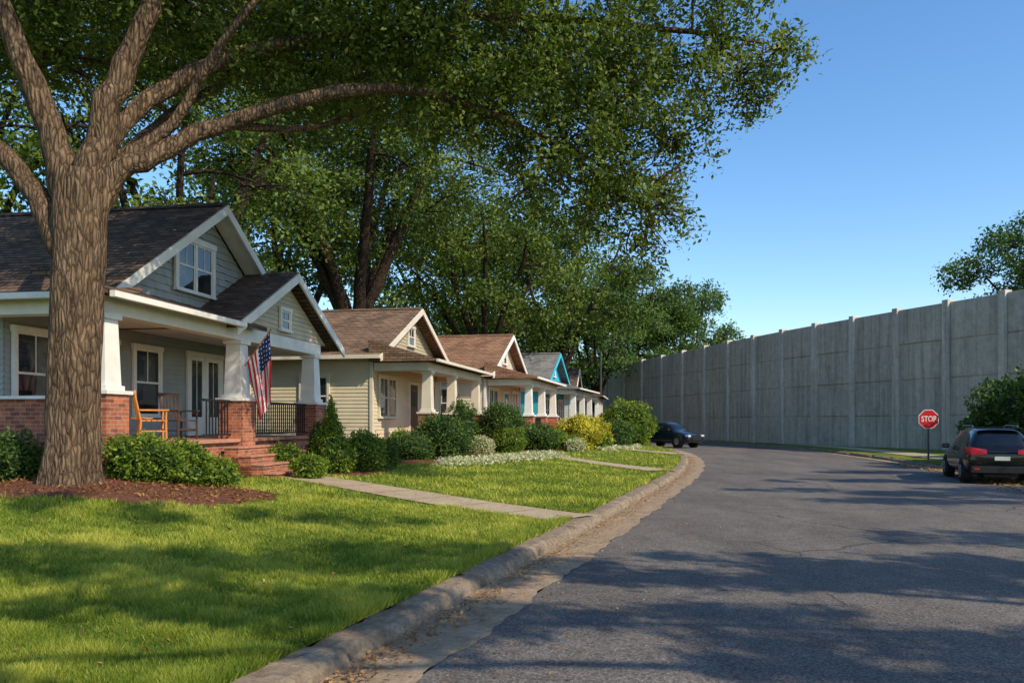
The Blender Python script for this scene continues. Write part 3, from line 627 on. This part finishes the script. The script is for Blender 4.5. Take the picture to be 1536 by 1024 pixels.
fe=empty('flag'); cx,cy=h1w(4.77,-.23); base=Vector((cx,cy,3.05)); tip=base+Vector((.6,-.12,.78)); mb=MB(); mb.tube([base-Vector((.05,0,.06)),tip],[.014,.014],8); mb.tube([tip,tip+Vector((.02,0,.03)),tip+Vector((.03,0,.06))],[.01,.03,.008],8); mb.obj('pole',M['wood'],fe,smooth=True)
fr=pmat('flag_red',(.6,.03,.04),(.5,.02,.03),3,.9); fw=pmat('flag_white',(.8,.78,.75),(.75,.73,.7),3,.9); fb=pmat('flag_blue',(.025,.045,.18),(.02,.035,.14),3,.9)
mb=MB(); ns,nt_=26,44; vs=[]
hv=(base-tip)*.95
for i in range(ns+1):
    s=i/ns
    for j in range(nt_+1):
        t=j/nt_
        p=tip+hv*s*(1-t*.45)+Vector((.05*t,0,-1.6*t-.12*s*t))+Vector((.03,-.09,0))*math.sin(s*9+t*2.5)*min(1,t*3)+Vector((.02,.03,0))*math.sin(s*17+t*5)*t
        vs.append(tuple(p))
fs=[];mi=[]
for i in range(ns):
    for j in range(nt_):
        fs.append((i*(nt_+1)+j,i*(nt_+1)+j+1,(i+1)*(nt_+1)+j+1,(i+1)*(nt_+1)+j)); st=i//2
        if st<7 and j<18: m=1 if (i%3==1 and (j+ (i//3)%2)%3==1) else 2
        else: m=0 if st%2==0 else 1
        mi.append(m)
mb.v=vs;mb.f=fs;mb.m=mi; mb.obj('cloth',[fr,fw,fb],fe,smooth=True,recalc=False)

# ------------------------------------------------------------------ other houses
def bungalow(X,Y,ang,half,depth,zp,ze,wall,gab,roof,trim,porch=(1.7,-3.9,3.6),cols=(-3.9,0,3.4),door=None,rake=None):
    a=math.atan2(math.cos(math.radians(ang)),math.sin(math.radians(ang)))
    h=empty('bungalow_house',(X,Y,0),a); g=float(lz(X,Y))-.1
    wl=MB();wt=MB();gl=MB();bk=MB();rf=MB();rl=MB();fl=MB();wg=MB();dr=MB();rk=MB()
    hw=half-.5; sl=(zp-ze)/half; zw=ze+.5*sl-.12; F=g+.75
    wl.box(-hw,hw,.5,depth,g-.2,zw); wl.pry([(-hw,zw),(hw,zw),(0,zp-.13-.02)],.52,depth)
    bk.box(-hw-.03,hw+.03,.47,depth+.03,g-.3,F-.1)
    siding_f(wl,-hw,hw,.5,F-.1,zw,.13); siding_s(wl,-hw,.5,depth,F-.1,zw,.13); siding_s(wl,hw,.5,depth,F-.1,zw,.13,sgn=1)
    siding_f(wg,-hw,hw,.5,zw,zp-.2,.13,lambda z:(-hw+.05+(z-zw)/sl,hw-.05-(z-zw)/sl))
    for x in(-hw,hw): wt.box(x-.06 if x<0 else x-.05,x+.05 if x<0 else x+.06,.44,.56,F-.1,zw)
    wt.box(-hw,hw,.42,.47,zw-.1,zw+.1)
    for s in(-1,1):
        slab(rf,0,zp,s*half,ze,0,depth+.4,.13); rk.pry([(0,zp-.03),(0,zp-.26),(s*(half+.03),ze-.26),(s*(half+.03),ze-.03)],-.06,-.005)
        wt.box(*sorted((s*half+s*.005,s*(half+.1))),-.02,depth+.4,ze-.16,ze-.02)
    rf.pry([(-.18,zp-.05),(0,zp+.04),(.18,zp-.05),(0,zp)],.01,depth+.3)
    opening(wt,gl,'f',.47,0,zw+(zp-zw)*.28,.7,.7,units=1,trim=.09)
    pd,p0,p1=porch
    fl.box(p0-.2,p1+.2,.5-pd-.2,.46,F-.12,F); bk.box(p0-.1,p1+.1,.5-pd-.1,.46,g-.3,F-.121)
    zt=ze-.55
    wt.box(p0-.25,p1+.25,.5-pd-.15,.5-pd+.15,zt,zt+.28); wt.box(p0-.25,p0+.05,.5-pd+.15,.4,zt,zt+.28); wt.box(p1-.05,p1+.25,.5-pd+.15,.4,zt,zt+.28); wt.box(p0+.05,p1-.05,.5-pd+.15,.4,zt+.2,zt+.25)
    rf.prx([(.5-pd-.55,zt+.36),(.46,zt+.36+.28*(pd+.5)),(.46,zt+.29+.02),(.5-pd-.55,zt+.29)],p0-.6,p1+.6)
    wt.box(p0-.65,p1+.65,.5-pd-.65,.5-pd-.555,zt+.26,zt+.36)
    for c in cols: column(wt,bk,c,.5-pd,g-.3,F+.85,zt,.26,.18,.15)
    cs=sorted(cols)
    for q in range(len(cs)-1):
        if q==0 or len(cs)<3: railing(rl,cs[q]+.27,cs[q+1]-.27,.5-pd,F,.8)
    opening(wt,gl,'f',.47,-hw+1.5,F+.75,1.7,1.4,units=2); opening(wt,gl,'f',.47,hw-1.6,F+.75,1.3,1.4,units=2)
    opening(wt,gl,'s',-hw-.03,2.6,F+.8,.95,1.35); opening(wt,gl,'s',-hw-.03,5.6,F+.8,.95,1.35)
    dr.box(-.2,.75,.42,.49,F,F+2.05); wt.box(-.3,-.2,.4,.49,F,F+2.15); wt.box(.75,.85,.4,.49,F,F+2.15); wt.box(-.2,.75,.4,.49,F+2.05,F+2.15); gl.box(.0,.55,.41,.42,F+1.2,F+1.85)
    sx=(cs[-2]+cs[-1])/2 if len(cs)>2 else 0
    for i in range(4): fl.box(sx-.8,sx+.8,.5-pd-.22-.3*(i+1),.5-pd-.205 if i==0 else .5-pd-.22-.3*i,g-.2,F-.02-.17*(i+1))
    for s in(-1,1): bk.box(sx+s*1.05-.2,sx+s*1.05+.2,.5-pd-1.3,.5-pd-.21,g-.3,F-.1)
    wl.obj('walls',wall,h,recalc=False); wg.obj('gable_wall',gab,h,recalc=False); wt.obj('trim',trim,h,bevel=.006); rk.obj('rake_boards',rake or trim,h,bevel=.006); gl.obj('windows',M['glass'],h); bk.obj('brick_base',M['brick'],h)
    rf.obj('roof',roof,h); rl.obj('railing',M['black'],h); fl.obj('porch_floor',capm,h,bevel=.01); dr.obj('door',door or M['dwood'],h)
RF2=shingle('brown_shingles',(.25,.16,.105),(.14,.09,.06)); RF3=shingle('rust_shingles',(.34,.185,.11),(.21,.115,.07)); RF4=shingle('grey_shingles',(.26,.26,.25),(.17,.17,.165))
cream=pmat('cream_siding',(.62,.54,.38),(.53,.46,.32),1.5,.75); cream2=pmat('pale_siding',(.7,.61,.47),(.6,.52,.4),1.5,.75); teal=pmat('teal_siding',(.05,.42,.5),(.04,.36,.43),1,.7)
blue=pmat('blue_trim',(.05,.5,.7),(.04,.43,.6),1,.7)
lg=pmat('light_grey_siding',(.55,.55,.52),(.48,.48,.46),1,.75); olive=pmat('olive_siding',(.42,.36,.25),(.36,.31,.21),1,.75); tdoor=pmat('teal_door',(.03,.32,.42),(.03,.27,.36),1,.5)
bungalow(-3.58,31.8,11,4.7,11,6.2,4.0,cream,olive,RF2,M['cream'],porch=(1.9,-4.0,3.5),cols=(-3.8,-.6,3.3))
bungalow(.07,41.5,12,4.6,6.5,6.2,3.95,cream2,cream2,RF3,M['white'],porch=(2.0,-3.8,3.8),cols=(-3.6,0,3.6),door=tdoor)
bungalow(3.33,55,14,4.4,8,6.4,4.0,teal,blue,RF4,M['white'],porch=(2.0,-3.8,3.6),cols=(-3.6,0,3.4),door=tdoor,rake=blue)
bungalow(5.9,70,9,4.4,8,6.3,4.0,lg,lg,RF1,M['white'],porch=(2.2,-3.8,3.8),cols=(-3.6,0,3.6))

# ------------------------------------------------------------------ sound wall
WP=np.array([(25.9,33.3),(25.1,36),(24.2,39),(23,42.1),(21.8,45.4),(20.9,48.8),(19.8,52.1),(18.8,55.6),(18,59.3),(17.1,63),(16.35,67.2),(15.54,72),(14.6,77.1),(13.56,82.6),(12.4,87.4),(11.06,92.2),(9.7,96.9),(8.3,101.5),(6.9,105.7)])
for _ in range(2): WP[1:-1]=.25*WP[:-2]+.5*WP[1:-1]+.25*WP[2:]
we=empty('sound_barrier_wall'); pn=MB(); po=MB()
def obox(mb,a,b,t0,t1,z0,z1):
    a=np.array(a);b=np.array(b);d=(b-a)/np.linalg.norm(b-a);nn=np.array((-d[1],d[0]))
    c=[a+nn*t0,b+nn*t0,b+nn*t1,a+nn*t1]
    mb.add([(p[0],p[1],z0) for p in c]+[(p[0],p[1],z1) for p in c],[(0,3,2,1),(4,5,6,7),(0,1,5,4),(1,2,6,5),(2,3,7,6),(3,0,4,7)])
rr=random.Random(4)
for i in range(len(WP)):
    a=WP[i]; b=WP[min(i+1,len(WP)-1)]; pa=WP[max(i-1,0)]
    d=(b-pa)/np.linalg.norm(b-pa); obox(po,a-d*.19,a+d*.19,-.24,.24,-.1,8.1)
    if i<len(WP)-1:
        d=(b-a)/np.linalg.norm(b-a); z=0
        for r in range(4):
            hh=2.0; j=rr.uniform(-.025,.025); obox(pn,a+d*.2,b-d*.2,-.08+j,.08+j,z+.03,z+hh-.03); z+=hh
        obox(pn,a+d*.199,b-d*.199,-.03,.03,0,7.9)
pn.obj('panels',M['panel'],we,bevel=.03); po.obj('posts',M['post'],we,bevel=.02)

mb=MB(); mb.tube([(8.2,74,0),(8.2,74,8.2)],[.14,.09],10); mb.tube([(8.2,74,8.1),(8.6,73.8,8.5),(9.3,73.5,8.55)],[.05,.04,.04],6); mb.box(9.2,9.8,73.35,73.65,8.45,8.6); mb.obj('street_lamp',M['steel'],smooth=False)
se=empty('stop_sign',(16.35,31.4,.13),math.radians(-8))
mb=MB(); mb.box(-.03,.03,.0,.04,0,2.05); mb.obj('post',M['steel'],se)
def octo(r,y0,y1,mat,nm):
    mb=MB(); mb.pry([(r*math.cos(math.pi/8+i*math.pi/4),1.66+r*math.sin(math.pi/8+i*math.pi/4)) for i in range(8)],y0,y1); mb.obj(nm,mat,se)
octo(.40,-.012,-.002,M['white'],'border'); octo(.372,-.018,-.0125,M['red'],'face')
tc=bpy.data.curves.new('lettering','FONT'); tc.body='STOP'; tc.size=.27; tc.align_x='CENTER'; tc.align_y='CENTER'; tc.extrude=.002; tc.offset=.004; tc.materials.append(M['white'])
to=bpy.data.objects.new('lettering',tc); COL.objects.link(to); to.parent=se; to.location=(0,-.022,1.66); to.rotation_euler=(math.pi/2,0,0); to.scale=(.86,1.15,1)

# ------------------------------------------------------------------ cars
tyre=pmat('tyre_rubber',(.015,.015,.015),(.02,.02,.02),10,.9); rim=pmat('alloy_rim',(.35,.35,.36),(.3,.3,.3),5,.35,metal=.8)
redl=pmat('tail_light',(.6,.01,.012),(.5,.008,.01),8,.15,spec=.8); hl=pmat('headlight',(.6,.62,.65),(.5,.5,.52),8,.1,spec=.9); plate=pmat('licence_plate',(.6,.6,.55),(.5,.5,.45),8,.5); plast=pmat('black_plastic',(.012,.012,.012),(.018,.018,.018),5,.6)
def carglass():
    m,nt,b=newmat('car_glass'); b.inputs['Base Color'].default_value=(.006,.007,.008,1); b.inputs['Roughness'].default_value=.03; b.inputs['Specular IOR Level'].default_value=.7; return m
cg=carglass()
def paint(name,c):
    m,nt,b=newmat(name); o=objc(nt); lk(nt,ramp(nt,noise(nt,o,3,3),[(.3,c),(.7,tuple(x*1.2 for x in c))]),b.inputs['Base Color']); b.inputs['Roughness'].default_value=.12; b.inputs['Specular IOR Level'].default_value=.3; b.inputs['Coat Weight'].default_value=.4; b.inputs['Coat Roughness'].default_value=.03; return m
def car(name,loc,yaw,st,pm,wx,scl,glx,topg):
    e=empty(name,loc,yaw); e.scale=scl
    mb=MB()
    for (x,zb,zbelt,zr,hw,hb,hr) in st:
        h=[(0,zb),(hw*.8,zb),(hw*.97,zb+.1),(hw,zb+(zbelt-zb)*.5),(hb,zbelt),(hr,zr-.05),(hr*.75,zr),(0,zr+.015)]
        mb.v+= [(x,y,z) for y,z in h]+[(x,-y,z) for y,z in h[1:-1][::-1]]
    m=14; k=len(st)
    for i in range(k-1):
        for j in range(m):
            mb.f.append((i*m+j,i*m+(j+1)%m,(i+1)*m+(j+1)%m,(i+1)*m+j)); mi=0
            xm=(st[i][0]+st[i+1][0])/2
            if j in(4,9) and any(a<xm<b for a,b in glx): mi=1
            if j in(5,6,7,8) and any(a<xm<b for a,b in topg): mi=1
            mb.m.append(mi)
    mb.f+=[tuple(range(m)),tuple(range((k-1)*m,k*m))]; mb.m+=[0,0]
    mb.obj('body',[pm,cg],e,smooth=True,subsurf=2)
    hw=st[5][4]
    ty=MB();rm=MB();ar=MB()
    for x in wx:
        for s in(-1,1):
            y=s*(hw-.1)
            ar.tube([(x,s*(hw-.25),.34),(x,s*(hw-.004),.34)],[.405,.405],24)
            ty.tube([(x,y-s*.1,.34),(x,y-s*.09,.34),(x,y+s*.07,.34),(x,y+s*.115,.34),(x,y+s*.118,.34)],[.3,.335,.335,.31,.22],28)
            rm.tube([(x,y+s*.1,.34),(x,y+s*.122,.34)],[.22,.2],20)
            for q in range(5):
                a=q*1.2566; c,s_=math.cos(a),math.sin(a)
                rm.tube([(x+c*.03,y+s*.128,.34+s_*.03),(x+c*.19,y+s*.124,.34+s_*.19)],[.03,.022],5)
    ar.obj('wheel_arches',plast,e); ty.obj('tyres',tyre,e,smooth=True); rm.obj('rims',rim,e)
    return e,hw
suv=[(0.0,.5,.88,.93,.74,.72,.62),(.05,.33,.98,1.03,.86,.83,.68),(.12,.27,1.02,1.12,.9,.87,.68),(.34,.25,1.04,1.5,.92,.89,.64),(.52,.25,1.04,1.64,.93,.9,.64),(.95,.25,1.03,1.68,.93,.9,.65),(1.02,.25,1.03,1.69,.93,.9,.65),(1.9,.25,1.01,1.7,.93,.9,.65),(1.98,.25,1.01,1.7,.93,.9,.65),(2.6,.25,.99,1.64,.93,.89,.63),(2.95,.25,.98,1.42,.93,.88,.66),(3.3,.25,.97,1.08,.93,.87,.74),(3.4,.25,.96,1.02,.92,.86,.76),(3.95,.25,.9,.95,.91,.83,.72),(4.3,.3,.78,.83,.86,.78,.66),(4.42,.4,.66,.7,.76,.7,.6)]
sp=paint('black_car_paint',(.005,.005,.007))
yaw=math.radians(90-19.5)
e,hw=car('parked_suv',(13.05,21.3,.02),yaw,suv,sp,(.85,3.5),(.96,.9,.89),[(.3,.94),(1.02,1.9),(1.98,3.0)],[(.1,.5),(2.7,3.32)])
b=MB()
for s in(-1,1):
    b.add([(-.04,s*.4,.91),(-.02,s*.8,.87),(.3,s*.95,.93),(.36,s*.935,1.1),(.03,s*.85,1.12),(-.01,s*.4,1.04),(.3,s*.5,.91),(.3,s*.5,1.08)],[(0,1,4,5),(1,2,3,4),(5,4,3,7),(0,6,2,1)])
b.obj('tail_lights',redl,e,recalc=False)
b=MB(); b.box(-.05,-.035,-.2,.2,.72,.84); b.obj('licence_plate',plate,e)
b=MB(); b.box(-.07,.2,-.82,.82,.34,.54); b.box(-.04,.05,-.4,.4,.95,.98); b.box(.12,.9,-.45,.45,.2,.3); b.obj('rear_bumper',plast,e,bevel=.04)
b=MB(); b.box(-.075,-.07,-.75,-.6,.44,.48); b.box(-.075,-.07,.6,.75,.44,.48); b.obj('rear_reflectors',redl,e)
b=MB(); b.box(.36,.62,-.6,.6,1.655,1.7); b.obj('spoiler',sp,e,bevel=.02)
b=MB(); b.tube([(.8,.6,1.7),(.9,.6,1.75),(2.3,.6,1.76),(2.4,.6,1.7)],[.015]*4,6); b.tube([(.8,-.6,1.7),(.9,-.6,1.75),(2.3,-.6,1.76),(2.4,-.6,1.7)],[.015]*4,6); b.obj('roof_rails',rim,e)
b=MB(); b.box(2.75,2.9,.9,1.12,1.0,1.16); b.box(2.75,2.9,-1.12,-.9,1.0,1.16); b.obj('mirrors',sp,e,bevel=.03)
b=MB()
for x in (1.3,2.3): b.box(x,x+.18,.925,.945,.9,.925); b.box(x,x+.18,-.945,-.925,.9,.925)
b.obj('door_handles',rim,e)
sed=[(0.0,.45,.8,.86,.72,.7,.6),(.06,.3,.9,.95,.84,.8,.68),(.3,.24,.95,1.0,.88,.84,.7),(.75,.22,.96,1.06,.9,.86,.7),(1.2,.22,.95,1.36,.9,.86,.6),(1.6,.22,.94,1.44,.9,.86,.58),(2.3,.22,.92,1.45,.9,.86,.58),(2.38,.22,.92,1.45,.9,.86,.58),(2.8,.22,.91,1.36,.9,.86,.58),(3.3,.22,.9,1.02,.9,.84,.7),(3.45,.22,.88,.95,.9,.83,.72),(4.1,.22,.78,.84,.88,.78,.66),(4.45,.28,.66,.71,.82,.72,.6),(4.55,.38,.56,.6,.7,.64,.52)]
e,hw=car('parked_car',(8.9,54.2,.06),math.radians(-52),sed,paint('blue_black_car_paint',(.01,.016,.03)),(.85,3.65),(1,1,1.1),[(.8,2.3),(2.38,3.3)],[(.76,1.2),(2.8,3.32)])
b=MB()
for s in(-1,1): b.box(4.25,4.5,*sorted((s*.5,s*.8)),.6,.72)
b.obj('headlights',hl,e,bevel=.03)
b=MB(); b.box(4.4,4.58,-.45,.45,.38,.6); b.obj('grille',plast,e,bevel=.02)
b=MB(); b.box(2.95,3.1,.86,1.06,.95,1.08); b.box(2.95,3.1,-1.06,-.86,.95,1.08); b.obj('mirrors',plast,e,bevel=.03)
ribbon('driveway',(4.5,57.8),(9.3,52.8),(6.0,60),(9.35,55.6),M['walk'],14,.03)

# ------------------------------------------------------------------ light, world, camera
el=math.radians(38); az=math.radians(130)
sd=Vector((math.sin(az)*math.cos(el),math.cos(az)*math.cos(el),math.sin(el)))
sl=bpy.data.lights.new('sun','SUN'); sl.energy=5.0; sl.angle=math.radians(.5); sl.color=(1,.87,.66)
so=bpy.data.objects.new('sun',sl); COL.objects.link(so); so.rotation_euler=sd.to_track_quat('Z','Y').to_euler()
w=bpy.data.worlds.new('World'); scene.world=w; w.use_nodes=True; nt=w.node_tree
sk=nt.nodes.new('ShaderNodeTexSky'); sk.sky_type='NISHITA'; sk.sun_disc=False; sk.sun_elevation=el; sk.sun_rotation=az; sk.air_density=1.0; sk.dust_density=.5; sk.ozone_density=2.6
hs=nt.nodes.new('ShaderNodeHueSaturation'); hs.inputs['Saturation'].default_value=1.2; hs.inputs['Value'].default_value=1.5
lk(nt,sk.outputs[0],hs.inputs['Color']); lk(nt,hs.outputs[0],nt.nodes['Background'].inputs[0]); nt.nodes['Background'].inputs[1].default_value=.15
cam=bpy.data.cameras.new('camera'); co=bpy.data.objects.new('camera',cam); COL.objects.link(co)
co.location=(0,0,1.7); co.rotation_euler=(math.pi/2,0,0); cam.sensor_width=36; cam.lens=28.125; cam.shift_y=.078; cam.clip_end=3000; cam.clip_start=.05
scene.camera=co
scene.view_settings.view_transform='Standard'; scene.view_settings.look='None'; scene.view_settings.exposure=0
